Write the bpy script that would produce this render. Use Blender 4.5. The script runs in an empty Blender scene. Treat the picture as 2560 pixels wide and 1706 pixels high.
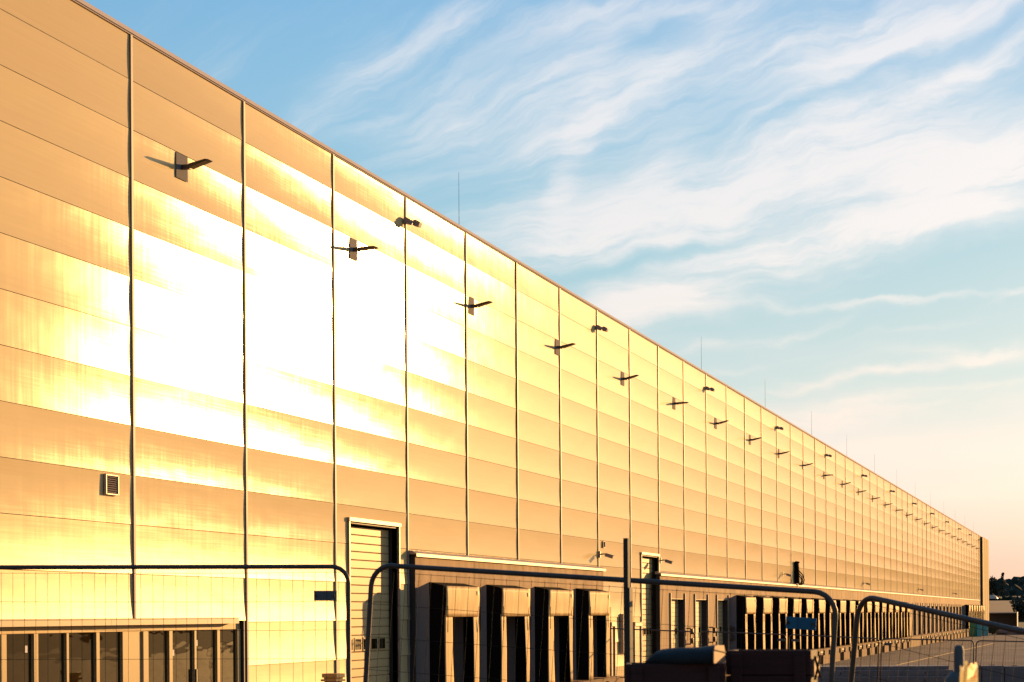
import bpy, bmesh, math, random
from mathutils import Vector, Matrix
random.seed(7)
R_ = math.radians
S = bpy.context.scene
COL = S.collection

# ------------------------------------------------------------------ camera maths
CX, CH = 19.1, 3.7                      # camera stands 19.1 m in front of the facade
FPX, PPX, PPY = 5433.88, 1280.0, 1536.27
TH, RO = R_(15.27), R_(0.38)
EYE = Vector((CX, 0, CH))
FW = Vector((-math.sin(TH), math.cos(TH), 0)); RT = Vector((math.cos(TH), math.sin(TH), 0)); UP = Vector((0, 0, 1))
G = 0.25                                # level of the yard

def ray(x, y):
    u, v = x - PPX, PPY - y
    c, s = math.cos(RO), math.sin(RO)
    a, b = u * c + v * s, -u * s + v * c
    return FW + RT * (a / FPX) + UP * (b / FPX)
def at(x, y, d): return EYE + ray(x, y) * d
def onx(x, y, X):
    r = ray(x, y); return EYE + r * ((X - CX) / r.x)

# ------------------------------------------------------------------ helpers
def tag(o, label=None, cat=None, group=None, kind=None):
    if label: o['label'] = label
    if cat: o['category'] = cat
    if group: o['group'] = group
    if kind: o['kind'] = kind
    return o

def empty(name, loc=(0, 0, 0), rz=0.0):
    o = bpy.data.objects.new(name, None)
    o.location = loc; o.rotation_euler = (0, 0, rz); o.empty_display_size = .2
    COL.objects.link(o); return o

class MB:
    def __init__(s): s.b = bmesh.new(); s.uv = None
    def face(s, pts, smooth=False):
        f = s.b.faces.new([s.b.verts.new(p) for p in pts]); f.smooth = smooth; return f
    def box(s, x0, x1, y0, y1, z0, z1, M=None):
        v = [Vector((x, y, z)) for x in (x0, x1) for y in (y0, y1) for z in (z0, z1)]
        if M: v = [M @ p for p in v]
        v = [s.b.verts.new(p) for p in v]
        for q in ((0, 1, 3, 2), (4, 6, 7, 5), (0, 4, 5, 1), (2, 3, 7, 6), (0, 2, 6, 4), (1, 5, 7, 3)):
            s.b.faces.new([v[i] for i in q])
        return s
    def prism(s, poly, d):               # closed polygon extruded by vector d
        a = [s.b.verts.new(p) for p in poly]; b = [s.b.verts.new(Vector(p) + Vector(d)) for p in poly]
        n = len(a)
        s.b.faces.new(a[::-1]); s.b.faces.new(b)
        for i in range(n): s.b.faces.new([a[i], a[(i + 1) % n], b[(i + 1) % n], b[i]])
        return s
    def tube(s, pts, r, n=8, smooth=True, cap=True):
        pts = [Vector(p) for p in pts]; rings = []
        ref = None
        for i, p in enumerate(pts):
            t = (pts[min(i + 1, len(pts) - 1)] - pts[max(i - 1, 0)]).normalized()
            if ref is None:
                ref = t.orthogonal().normalized()
            ref = (ref - t * ref.dot(t)).normalized()
            bi = t.cross(ref)
            rr = r[i] if isinstance(r, (list, tuple)) else r
            rings.append([s.b.verts.new(p + (ref * math.cos(k * 2 * math.pi / n) + bi * math.sin(k * 2 * math.pi / n)) * rr) for k in range(n)])
        for A, B in zip(rings, rings[1:]):
            for k in range(n):
                f = s.b.faces.new([A[k], A[(k + 1) % n], B[(k + 1) % n], B[k]]); f.smooth = smooth
        if cap:
            s.b.faces.new(rings[0][::-1]); s.b.faces.new(rings[-1])
        return s
    def build(s, name, mat, parent=None, bevel=0.0, fix=True):
        if fix: bmesh.ops.recalc_face_normals(s.b, faces=s.b.faces[:])
        me = bpy.data.meshes.new(name); s.b.to_mesh(me); s.b.free()
        me.materials.append(mat)
        o = bpy.data.objects.new(name, me); COL.objects.link(o)
        if parent: o.parent = parent
        if bevel:
            m = o.modifiers.new('bevel', 'BEVEL'); m.width = bevel; m.segments = 2; m.limit_method = 'ANGLE'
        return o

KIDS = {}
def copy_tree(o, parent=None):
    c = o.copy(); COL.objects.link(c)
    if parent: c.parent = parent
    for ch in [k for k in bpy.data.objects if k.parent == o]: copy_tree(ch, c)
    return c

ORD = ['zeroth', 'first', 'second', 'third', 'fourth', 'fifth', 'sixth', 'seventh', 'eighth', 'ninth', 'tenth', 'eleventh', 'twelfth',
       'thirteenth', 'fourteenth', 'fifteenth', 'sixteenth', 'seventeenth', 'eighteenth', 'nineteenth', 'twentieth',
       'twenty-first', 'twenty-second', 'twenty-third', 'twenty-fourth', 'twenty-fifth', 'twenty-sixth', 'twenty-seventh', 'twenty-eighth', 'twenty-ninth', 'thirtieth']

# ------------------------------------------------------------------ materials
def mat(name, col, rough=.6, metal=0.0, spec=.5, noise=None, bump=None, **kw):
    """noise=(scale, amount, stretch xyz) mottles the colour; bump=(scale, strength, dist)"""
    m = bpy.data.materials.new(name); m.use_nodes = True
    nt = m.node_tree; N = nt.nodes; L = nt.links
    b = N['Principled BSDF']
    b.inputs['Base Color'].default_value = (*col, 1); b.inputs['Roughness'].default_value = rough
    b.inputs['Metallic'].default_value = metal; b.inputs['Specular IOR Level'].default_value = spec
    for k, v in kw.items(): b.inputs[k].default_value = v
    if noise or bump:
        tc = N.new('ShaderNodeTexCoord')
    if noise:
        sc, am, st = noise
        mp = N.new('ShaderNodeMapping'); mp.inputs['Scale'].default_value = st
        L.new(tc.outputs['Object'], mp.inputs['Vector'])
        nz = N.new('ShaderNodeTexNoise'); nz.inputs['Scale'].default_value = sc; nz.inputs['Detail'].default_value = 6; nz.inputs['Roughness'].default_value = .62
        L.new(mp.outputs[0], nz.inputs['Vector'])
        rp = N.new('ShaderNodeMapRange'); rp.inputs[1].default_value = .3; rp.inputs[2].default_value = .7
        rp.inputs[3].default_value = 1 - am; rp.inputs[4].default_value = 1 + am
        L.new(nz.outputs['Fac'], rp.inputs[0])
        vm = N.new('ShaderNodeVectorMath'); vm.operation = 'SCALE'; vm.inputs[0].default_value = col
        L.new(rp.outputs[0], vm.inputs['Scale']); L.new(vm.outputs[0], b.inputs['Base Color'])
    if bump:
        sc, stg, dist = bump
        nz = N.new('ShaderNodeTexNoise'); nz.inputs['Scale'].default_value = sc; nz.inputs['Detail'].default_value = 5
        L.new(tc.outputs['Object'], nz.inputs['Vector'])
        bp = N.new('ShaderNodeBump'); bp.inputs['Strength'].default_value = stg; bp.inputs['Distance'].default_value = dist
        L.new(nz.outputs['Fac'], bp.inputs['Height']); L.new(bp.outputs[0], b.inputs['Normal'])
    return m

def cladding_material():
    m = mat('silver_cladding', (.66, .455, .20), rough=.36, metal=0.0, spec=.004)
    nt = m.node_tree; N = nt.nodes; L = nt.links; b = N['Principled BSDF']
    tc = N.new('ShaderNodeTexCoord')
    def noise(scale, st, detail=4):
        mp = N.new('ShaderNodeMapping'); mp.inputs['Scale'].default_value = st; L.new(tc.outputs['Object'], mp.inputs['Vector'])
        n = N.new('ShaderNodeTexNoise'); n.inputs['Scale'].default_value = scale; n.inputs['Detail'].default_value = detail
        L.new(mp.outputs[0], n.inputs['Vector']); return n
    # drawn sheet: fine upright streaks, faint lengthwise rolling marks and slow buckling
    a = noise(1.0, (1, 7.0, .25)); c = noise(1.0, (1, .35, 16.0)); d = noise(1.0, (1, .35, .9), 2)
    ad = N.new('ShaderNodeMath'); ad.operation = 'MULTIPLY_ADD'; ad.inputs[1].default_value = .011; L.new(a.outputs['Fac'], ad.inputs[0])
    ad2 = N.new('ShaderNodeMath'); ad2.operation = 'MULTIPLY_ADD'; ad2.inputs[1].default_value = .03; L.new(c.outputs['Fac'], ad2.inputs[0])
    L.new(ad2.outputs[0], ad.inputs[2])
    ad3 = N.new('ShaderNodeMath'); ad3.operation = 'MULTIPLY'; ad3.inputs[1].default_value = .5; L.new(d.outputs['Fac'], ad3.inputs[0])
    L.new(ad3.outputs[0], ad2.inputs[2])
    bp = N.new('ShaderNodeBump'); bp.inputs['Strength'].default_value = 1.0; bp.inputs['Distance'].default_value = .016
    L.new(ad.outputs[0], bp.inputs['Height']); L.new(bp.outputs[0], b.inputs['Normal'])
    mr = N.new('ShaderNodeMapRange'); mr.inputs[1].default_value = .3; mr.inputs[2].default_value = .7; mr.inputs[3].default_value = .168; mr.inputs[4].default_value = .182
    L.new(a.outputs['Fac'], mr.inputs[0])
    at_ = N.new('ShaderNodeAttribute'); at_.attribute_name = 'satin'
    sm_ = N.new('ShaderNodeMath'); sm_.operation = 'ADD'; L.new(mr.outputs[0], sm_.inputs[0]); L.new(at_.outputs['Fac'], sm_.inputs[1])
    # clear lacquer over the coloured sheet: a smooth sheen, drawn out up and down by the fine lengthwise ribs
    gl = N.new('ShaderNodeBsdfAnisotropic'); gl.distribution = 'BECKMANN'; gl.inputs['Anisotropy'].default_value = .2
    gl.inputs['Color'].default_value = (1, .97, .9, 1)
    L.new(sm_.outputs[0], gl.inputs['Roughness']); L.new(bp.outputs[0], gl.inputs['Normal'])
    tg = N.new('ShaderNodeCombineXYZ'); tg.inputs[1].default_value = 1; L.new(tg.outputs[0], gl.inputs['Tangent'])
    lw = N.new('ShaderNodeLayerWeight'); lw.inputs['Blend'].default_value = .5     # facing = 1 - cos
    pw = N.new('ShaderNodeMath'); pw.operation = 'POWER'; pw.inputs[1].default_value = 5; L.new(lw.outputs['Facing'], pw.inputs[0])
    fa = N.new('ShaderNodeMath'); fa.operation = 'MULTIPLY_ADD'; fa.inputs[1].default_value = .25; fa.inputs[2].default_value = .034; L.new(pw.outputs[0], fa.inputs[0])
    mx = N.new('ShaderNodeMixShader'); L.new(fa.outputs[0], mx.inputs[0]); L.new(b.outputs[0], mx.inputs[1]); L.new(gl.outputs[0], mx.inputs[2])
    L.new(mx.outputs[0], N['Material Output'].inputs[0])
    # every sheet comes from its own coil: small tone changes
    ta = N.new('ShaderNodeAttribute'); ta.attribute_name = 'tone'
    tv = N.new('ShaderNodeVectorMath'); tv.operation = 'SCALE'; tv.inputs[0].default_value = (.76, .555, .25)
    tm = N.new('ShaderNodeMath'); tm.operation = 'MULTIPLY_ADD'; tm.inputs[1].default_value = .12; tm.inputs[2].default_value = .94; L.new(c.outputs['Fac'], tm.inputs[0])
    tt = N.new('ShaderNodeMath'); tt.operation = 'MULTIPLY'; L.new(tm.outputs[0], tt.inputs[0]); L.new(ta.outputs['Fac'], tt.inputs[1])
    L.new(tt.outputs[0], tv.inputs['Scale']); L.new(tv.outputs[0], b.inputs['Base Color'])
    return m

def concrete_material(name, col):
    return mat(name, col, rough=.85, spec=.06, noise=(1.3, .16, (1, 1, .3)), bump=(9, .25, .01))

M = {}
M['clad'] = cladding_material()
M['strip'] = mat('cover_strip_metal', (.34, .27, .24), rough=.5, spec=.15)
M['void'] = mat('joint_shadow', (.04, .03, .025), rough=.8)
M['flash'] = mat('flashing_metal', (.46, .35, .26), rough=.4, metal=.1, spec=.3, bump=(.6, .25, .03))
M['parapet'] = mat('parapet_metal', (.62, .54, .52), rough=.8, spec=.08)
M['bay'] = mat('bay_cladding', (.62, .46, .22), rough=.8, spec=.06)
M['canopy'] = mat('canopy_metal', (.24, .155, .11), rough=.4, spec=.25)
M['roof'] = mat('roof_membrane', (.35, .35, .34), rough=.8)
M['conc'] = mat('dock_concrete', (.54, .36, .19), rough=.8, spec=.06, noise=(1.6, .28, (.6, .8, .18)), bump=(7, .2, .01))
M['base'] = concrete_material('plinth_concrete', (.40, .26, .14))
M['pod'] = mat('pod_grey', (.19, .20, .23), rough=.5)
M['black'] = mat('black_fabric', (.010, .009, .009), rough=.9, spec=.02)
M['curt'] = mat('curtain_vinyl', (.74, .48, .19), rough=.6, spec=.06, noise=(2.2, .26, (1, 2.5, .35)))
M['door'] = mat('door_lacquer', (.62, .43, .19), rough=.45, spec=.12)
M['ddark'] = mat('dark_door', (.045, .04, .036), rough=.5)
M['unlit'] = mat('unlit_dark', (.035, .03, .028), rough=.6)  # near-black stands in for shade in reveals, niches and on unlit sides
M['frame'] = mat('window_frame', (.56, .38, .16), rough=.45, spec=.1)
M['glass'] = mat('dark_glass', (.03, .018, .005), rough=.02, spec=.3)
def wavy(m):
    N = m.node_tree.nodes; L = m.node_tree.links; tc = N.new('ShaderNodeTexCoord'); mp = N.new('ShaderNodeMapping'); mp.inputs['Scale'].default_value = (1, .35, 1.1)
    L.new(tc.outputs['Object'], mp.inputs[0]); n = N.new('ShaderNodeTexNoise'); n.inputs['Scale'].default_value = 1.0; n.inputs['Detail'].default_value = 3; L.new(mp.outputs[0], n.inputs[0])
    bp = N.new('ShaderNodeBump'); bp.inputs['Strength'].default_value = .5; bp.inputs['Distance'].default_value = .02; L.new(n.outputs['Fac'], bp.inputs['Height']); L.new(bp.outputs[0], N['Principled BSDF'].inputs['Normal'])
wavy(M['glass'])
M['sticker'] = mat('paper_sticker', (.7, .65, .6), rough=.7)
M['lamp'] = mat('lamp_housing', (.075, .062, .058), rough=.45, metal=.3)
M['plate'] = mat('lamp_plate', (.20, .18, .175), rough=.85, spec=.1)
M['flood'] = mat('floodlight_housing', (.27, .24, .25), rough=.5)
M['galv'] = mat('galvanised_tube', (.10, .076, .064), rough=.45, metal=.3, noise=(9, .2, (1, 1, 1)))
M['wire'] = mat('mesh_wire', (.05, .04, .032), rough=.7, spec=.15)
M['rust'] = mat('dark_steel', (.05, .04, .035), rough=.55, metal=.3, noise=(12, .3, (1, 1, 1)))
M['sign_grey'] = mat('grey_sign', (.12, .125, .14), rough=.5)
M['sign_blue'] = mat('blue_sign', (.004, .15, .29), rough=.5, noise=(5, .15, (1, 1, 1)))
M['signfaint'] = mat('blue_sign_print', (.03, .16, .28), rough=.5)
M['wood'] = mat('stained_timber', (.062, .016, .011), rough=.8, noise=(7, .4, (.6, 1, 6)), bump=(30, .3, .004))
M['tarp'] = mat('grey_tarpaulin', (.024, .028, .030), rough=.7, spec=.2, noise=(9, .2, (1, 1, 1)), bump=(14, .4, .01))
M['card'] = mat('brown_cardboard', (.34, .145, .065), rough=.7, noise=(30, .15, (1, 1, 1)), bump=(40, .3, .003))
M['greypl'] = mat('grey_plastic', (.11, .115, .115), rough=.6, noise=(20, .25, (1, 1, .3)))
M['teal'] = mat('teal_plastic', (.010, .27, .25), rough=.45)
M['dgreen'] = mat('dark_green_steel', (.012, .035, .015), rough=.55)
M['white'] = mat('white_paint', (.75, .72, .68), rough=.5)
M['slab'] = mat('grey_slab', (.17, .17, .18), rough=.7, noise=(2.5, .22, (1, 1, 1)), bump=(14, .25, .01))
M['yard'] = mat('yard_paving', (.115, .086, .066), rough=.75, spec=.25, noise=(.5, .5, (.5, .12, 1)), bump=(1.4, .3, .03))
M['paintline'] = mat('line_kerb', (.30, .22, .15), rough=.8, spec=.05)
M['soil'] = mat('bank_soil', (.11, .085, .06), rough=.95, noise=(.9, .35, (1, 1, 1)), bump=(3, .6, .08))
M['grass'] = mat('meadow', (.07, .085, .03), rough=.95, noise=(.05, .35, (1, 1, 1)))
M['field'] = mat('stubble_field', (.20, .115, .06), rough=.95, noise=(.03, .25, (1, .2, 1)))
M['hedge'] = mat('hedge_leaves', (.022, .032, .010), rough=.9, noise=(.2, .4, (1, 1, 1)))
M['wood_far'] = mat('woodland_leaves', (.020, .024, .010), rough=.95, noise=(.09, .5, (1, 1, 1)))
M['bark'] = mat('bark', (.07, .05, .035), rough=.9)
M['leaf'] = mat('tree_leaf', (.030, .036, .013), rough=.8, noise=(.6, .45, (1, 1, 1)))

def translucent(name, col):
    m = bpy.data.materials.new(name); m.use_nodes = True
    N = m.node_tree.nodes; L = m.node_tree.links; N.remove(N['Principled BSDF'])
    t = N.new('ShaderNodeBsdfTranslucent'); d = N.new('ShaderNodeBsdfDiffuse'); x = N.new('ShaderNodeMixShader')
    tc = N.new('ShaderNodeTexCoord'); nz = N.new('ShaderNodeTexNoise'); nz.inputs['Scale'].default_value = 28
    L.new(tc.outputs['Object'], nz.inputs['Vector'])
    cr = N.new('ShaderNodeValToRGB'); cr.color_ramp.elements[0].color = (col[0], col[1] * .45, col[2] * .3, 1); cr.color_ramp.elements[1].color = (*col, 1)
    cr.color_ramp.elements[0].position = .28; cr.color_ramp.elements[1].position = .42
    L.new(nz.outputs['Fac'], cr.inputs[0])
    for s in (t, d): L.new(cr.outputs[0], s.inputs['Color'])
    x.inputs[0].default_value = .12
    L.new(t.outputs[0], x.inputs[1]); L.new(d.outputs[0], x.inputs[2]); L.new(x.outputs[0], N['Material Output'].inputs[0])
    return m
M['bag'] = translucent('amber_plastic', (1.0, .90, .58))

# ------------------------------------------------------------------ the warehouse
BAY, Y0 = 6.012, 40.72
YA, YB = Y0 - 3 * BAY, 371.4            # near and far end of the facade that is built
ZTOP = 15.65
rows = [ZTOP] + [14.65 - 1.008 * k for k in range(0, 14)] + [G]
# openings in the cladding (y0, y1, z0, z1)
HOLES = [(34.75, 46.75, 0, 3.60), (53.80, 57.84, 0, 6.14), (90.92, 94.55, 0, 6.19), (58.92, 82.88, 0, 5.30), (94.12, 346.3, 0, 5.30),
         (353.0, 371.4, 0, 20)]
wh = empty('warehouse', (0, 0, G))
tag(wh, 'long silver clad logistics warehouse glowing in low evening sun', 'warehouse')
def W(mb, name, m, parent=None, bevel=0):
    o = mb.build(name, m, parent or wh, bevel)
    if parent is None: o.location = (0, 0, -G)
    return o

def spans(a, b, cuts):
    e = sorted({a, b, *[c for c in cuts if a < c < b]})
    return list(zip(e, e[1:]))
rowtilt = {0: .000, 1: .001, 2: -.002, 3: .002, 4: .0, 5: .001, 6: -.001, 7: .003, 8: -.008, 9: -.006, 10: .014, 11: .03, 12: .03, 13: .03, 14: .03, 15: .0}
rnd = random.Random(3)
cl = MB(); RL = cl.b.verts.layers.float.new('satin'); TL = cl.b.verts.layers.float.new('tone')
rowrough = {8: .0, 9: .02, 10: .08, 11: .12, 12: .17, 13: .17, 14: .17, 15: .17}
nb = int(round((YB - YA) / BAY))
for i in range(nb):
    ya, yb = YA + i * BAY + .012, YA + (i + 1) * BAY - .012
    yaw = rnd.gauss(0, .0022)
    for k in range(len(rows) - 1):
        z1, z0 = rows[k] - .006, rows[k + 1] + .006
        if z1 - z0 < .05: continue
        bow = rnd.uniform(.0085, .0115); tl = rowtilt.get(k, 0) + rnd.gauss(0, .0025); tw = rnd.gauss(0, .0012); tone = 1 + rnd.gauss(0, .022)
        hh = [h for h in HOLES if h[0] < yb and h[1] > ya and h[2] < z1 and h[3] > z0]
        for (p, q) in spans(ya, yb, [c for h in hh for c in h[:2]]):
            for (r, s) in spans(z0, z1, [c for h in hh for c in h[2:]]):
                cy, cz = (p + q) / 2, (r + s) / 2
                if any(h[0] < cy < h[1] and h[2] < cz < h[3] for h in hh): continue
                ny, nz = max(1, round((q - p) / 1.5)), max(1, round((s - r) / (z1 - z0) * 8))
                g = []
                for a in range(ny + 1):
                    col = []
                    for b_ in range(nz + 1):
                        y = p + (q - p) * a / ny; z = r + (s - r) * b_ / nz
                        t = (z - z0) / (z1 - z0); u = (y - ya) / (yb - ya) - .5
                        # dished sheet: edges stand out, the middle is drawn in; tilt>0 leans the face upward
                        x = bow * ((2 * t - 1) ** 2 - 1) - tl * (t - .5) - tw * u * (t - .5) * 2 + yaw * u * BAY * .5
                        vv = cl.b.verts.new((x, y, z)); vv[RL] = rowrough.get(k, 0); vv[TL] = tone; col.append(vv)
                    g.append(col)
                for a in range(ny):
                    for b_ in range(nz):
                        f = cl.b.faces.new([g[a][b_], g[a + 1][b_], g[a + 1][b_ + 1], g[a][b_ + 1]]); f.smooth = True
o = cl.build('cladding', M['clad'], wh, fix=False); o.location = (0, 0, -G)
# backing behind the joints, as wall core with the same openings
bk = MB()
cutY = sorted({YA, YB, *[c for h in HOLES[:5] for c in h[:2]]})
for p, q in zip(cutY, cutY[1:]):
    cz = max([h[3] for h in HOLES[:5] if h[0] < (p + q) / 2 < h[1]] + [G])
    bk.box(-.16, -.03, p, q, cz, ZTOP - .05)
W(bk, 'wall_core', M['void'])
# roof, far wall, rear wall
rf = MB(); rf.box(-95, -.165, YA, YB, ZTOP - .45, ZTOP - .12); W(rf, 'roof', M['roof'])
ew = MB(); ew.box(-95, -.17, YB - .2, YB, G, ZTOP - .46); ew.box(-95, -94.8, YA, YB - .21, G, ZTOP - .46)
ew.box(-95, -.17, YA, YA + .2, G, ZTOP - .46); W(ew, 'end_wall', M['strip'])
# parapet flashing
fl = MB()
n = 58
for i in range(nb):
    p, q = YA + i * BAY + .004, YA + (i + 1) * BAY - .004
    fl.box(-.35, .055, p, q, ZTOP - .015, ZTOP + .018)
    fl.box(.03, .055, p, q, ZTOP - .062, ZTOP - .0155)
    fl.box(.02, .029, p, q, ZTOP - .09, ZTOP - .02)
W(fl, 'parapet_flashing', M['parapet'])
# vertical cover strips
for i in range(nb + 1):
    y = YA + i * BAY
    if y > 352: break
    zb = G
    if 35 < y < 45: zb = 3.66
    if y < 36 and y > 34: zb = 3.66
    if 58.9 < y < 82.9: zb = 5.5
    if y > 94.1: zb = 5.5
    s = MB(); s.box(.003, .030, y - .045, y + .045, zb, ZTOP - .092)
    W(s, 'cover_strip', M['strip'])
# far projecting stair bay
pb = MB(); pb.box(-.02, .37, 353.0, 371.0, G, ZTOP - .13)
for y in (359, 365): pb.box(.371, .40, y - .04, y + .04, G, ZTOP - .14)
W(pb, 'stair_bay', M['bay'])
sb = MB(); sb.box(.0, .372, 352.6, 352.998, G, ZTOP - .2); W(sb, 'bay_side', M['unlit'])  # added dark box: shade of the bay's unlit side put into colour

# ---- glazed entrance at the near end
XE = -.10
ent = MB()
ent.box(XE - .08, XE + .0, 34.75, 46.75, 3.40, 3.60)
ent.box(XE - .08, XE + .001, 34.75, 46.75, G, G + .12)
panes = [(33.2, 35.3, 3.40, 0), (35.51, 36.55, 3.40, 1), (36.72, 37.86, 3.47, 0), (37.96, 39.13, 3.47, 0), (39.28, 40.32, 3.41, 0), (41.55, 42.59, 3.41, 0),
         (42.76, 43.91, 3.47, 2), (44.02, 45.17, 3.47, 1), (45.33, 46.36, 3.40, 0)]
ed = sorted(panes)
for a, b in zip(ed, ed[1:]):
    if b[0] - a[1] < .9: ent.box(XE - .08, XE + .03, a[1], b[0], G + .12, 3.3999)
ent.box(XE - .08, XE + .03, 40.32, 40.52, G + .12, 3.3999); ent.box(XE - .08, XE + .03, 41.30, 41.55, G + .12, 3.3999)
ent.box(XE - .08, XE + .03, 46.36, 46.52, G + .12, 3.3999)
W(ent, 'entrance_frame', M['frame'], bevel=.006)
jm = MB(); jm.box(-.2, .0, 46.56, 46.74, G, 3.60); W(jm, 'entrance_jamb', M['unlit'])
pn = MB(); pn.box(XE - .05, XE - .012, 40.521, 41.299, G + .121, 3.42); W(pn, 'entrance_panel', M['frame'])
for (a, b, z, st) in panes:
    if a < 34.7: continue
    g = MB(); g.box(XE - .05, XE - .03, a + .002, b - .002, G + .125, min(z, 3.398)); pane = W(g, 'glass_pane', M['glass'])
    if st:
        s = MB(); zz = 3.05 if st == 1 else 2.86
        s.box(XE - .029, XE - .026, (b - .24 if a < 38 else a + .12), (b - .15 if a < 38 else a + .2), zz, zz + .13)
        k = s.build('sticker', M['sticker'], pane)
h = MB(); h.box(XE - .03, XE + .07, 43.93, 43.97, 2.2, 2.55); W(h, 'door_handle', M['lamp'])
rm = MB(); rm.box(-4, -3.9, 34.75, 46.75, G, 3.6); rm.box(-3.9, -.2, 34.76, 46.74, 3.58, 3.62); W(rm, 'entrance_hall', M['unlit'])
cn = MB()
cn.prism([(.0, 30, 3.672), (.14, 30, 3.660), (.14, 30, 3.650), (0, 30, 3.650)], (0, 16.0, 0))
for p, q in ((30, 33.4), (33.41, 39.4), (39.41, 44.2), (44.21, 45.98)):
    cn.box(-.10, .12, p, q, 3.535, 3.648)
W(cn, 'entrance_canopy', M['canopy'])

# ---- sectional drive-in doors
def drive_door(y0, y1, ztop):
    d = MB(); X = -.26
    n = 26; zb = G; hgt = (ztop - .06 - zb) / n
    wz = [zb + hgt * 10, zb + hgt * 12]
    for i in range(n):
        z = zb + i * hgt
        d.prism([(X, y0 + .05, z + .006), (X + .012, y0 + .05, z + .02), (X + .012, y0 + .05, z + hgt - .02), (X, y0 + .05, z + hgt - .006), (X - .04, y0 + .05, z + hgt - .001), (X - .04, y0 + .05, z + .001)], (0, y1 - y0 - .1, 0))
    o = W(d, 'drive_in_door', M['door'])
    wn = 5
    for i in range(wn):
        a = y0 + .35 + i * (y1 - y0 - .7) / wn + .08; b = a + (y1 - y0 - .7) / wn - .2
        f = MB(); zc0, zc1 = 2.78, 3.06
        f.box(X + .013, X + .030, a - .04, b + .04, zc0 - .04, zc1 + .04); fo = f.build('door_window', M['frame'], o)
        g = MB(); g.box(X + .0305, X + .034, a, b, zc0, zc1); g.build('window_pane', M['glass'], fo)
    rv = MB()
    rv.box(-.30, -.005, y0 - .02, y0 + .0, G, ztop); rv.box(-.30, -.005, y1, y1 + .02, G, ztop); rv.box(-.30, -.005, y0, y1, ztop - .02, ztop + .02)
    W(rv, 'door_reveal', M['unlit'])  # shade inside the opening put into the reveal colour
    fr = MB()
    fr.box(-.004, .05, y0 - .10, y0 - .021, G, ztop + .03); fr.box(-.004, .05, y1 + .021, y1 + .10, G, ztop + .03)
    fr.box(-.004, .075, y0 - .13, y1 + .13, ztop + .031, ztop + .13)
    W(fr, 'door_frame', M['flash'])
drive_door(53.80, 57.84, 6.14)
drive_door(90.92, 94.55, 6.19)

# ---- dock ledges (precast upstand with metal cap)
def ledge(y0, y1, zt, joints, doors):
    hd = MB()
    e = [y0] + joints + [y1]
    zh = 4.36 if doors else 1.25
    for p, q in zip(e, e[1:]):
        a, b = (p if p == y0 else p + .012), (q if q == y1 else q - .012)
        hd.box(.0, .18, a, b, 4.66, zt)
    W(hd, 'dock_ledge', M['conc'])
    pr = MB()
    xs = [y0] + [c for d in doors for c in d] + [y1]
    for p, q in zip(xs[::2], xs[1::2]):
        pr.box(.0, .175, p, q, 1.25, 4.659)
    for d in doors:
        pr.box(.0, .172, d[0], d[1], 4.37, 4.659)
    W(pr, 'dock_wall', M['conc'])
    es = MB(); es.box(.0, .177, y0 - .012, y0 - .001, G, zt - .005); W(es, 'ledge_end', M['unlit'])  # thin dark sheet painting the shade on the ledge's unlit end
    cp = MB()
    cp.prism([(-.02, y0 - .12, zt + .13), (.12, y0 - .12, zt + .10), (.26, y0 - .12, zt + .03), (.26, y0 - .12, zt - .06), (.24, y0 - .12, zt - .06), (.24, y0 - .12, zt + .004), (-.02, y0 - .12, zt + .004)], (0, y1 - y0 + .24, 0))
    W(cp, 'ledge_cap', M['flash'])
ledge(58.9, 82.9, 5.42, [64.88, 70.83, 76.96], [])
PLAIN = [(96.32, 99.73), (102.37, 105.79), (108.45, 111.86)]
PLAIN2 = [(224.3 + 6.05 * k, 227.7 + 6.05 * k) for k in range(13)]
ledge(94.1, 346.3, 5.42, [100.25 + 6.05 * k for k in range(41)], PLAIN + PLAIN2)
for (a, b) in PLAIN + PLAIN2:
    d = MB(); n = 15; hg = (4.36 - 1.28) / n
    for i in range(n):
        d.box(-.14 - (.004 if i % 2 else 0), -.09, a - .1, b + .1, 1.28 + i * hg + .006, 1.28 + (i + 1) * hg - .006)
    o = W(d, 'dock_door', M['door'])
    for (u, v) in ((a + .35, a + .8), (b - .9, b - .45)):
        w = MB(); w.box(-.089, -.08, u, v, 2.75, 3.0); w.build('door_window', M['glass'], o)
    r = MB(); r.box(-.09, .17, b - .02, b - .001, 1.281, 4.369); r.box(-.09, .17, a + .001, a + .02, 1.281, 4.369); r.box(-.09, .17, a + .021, b - .021, 4.34, 4.369)
    r.build('door_reveal', M['unlit'], o)  # unlit faces of the recess coloured dark
    for (u, v) in ((a - .07, a), (b, b + .07)):
        f = MB(); f.box(.176, .25, u, v, 1.27, 4.62); f.build('door_jamb', M['flash'], o)

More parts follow.
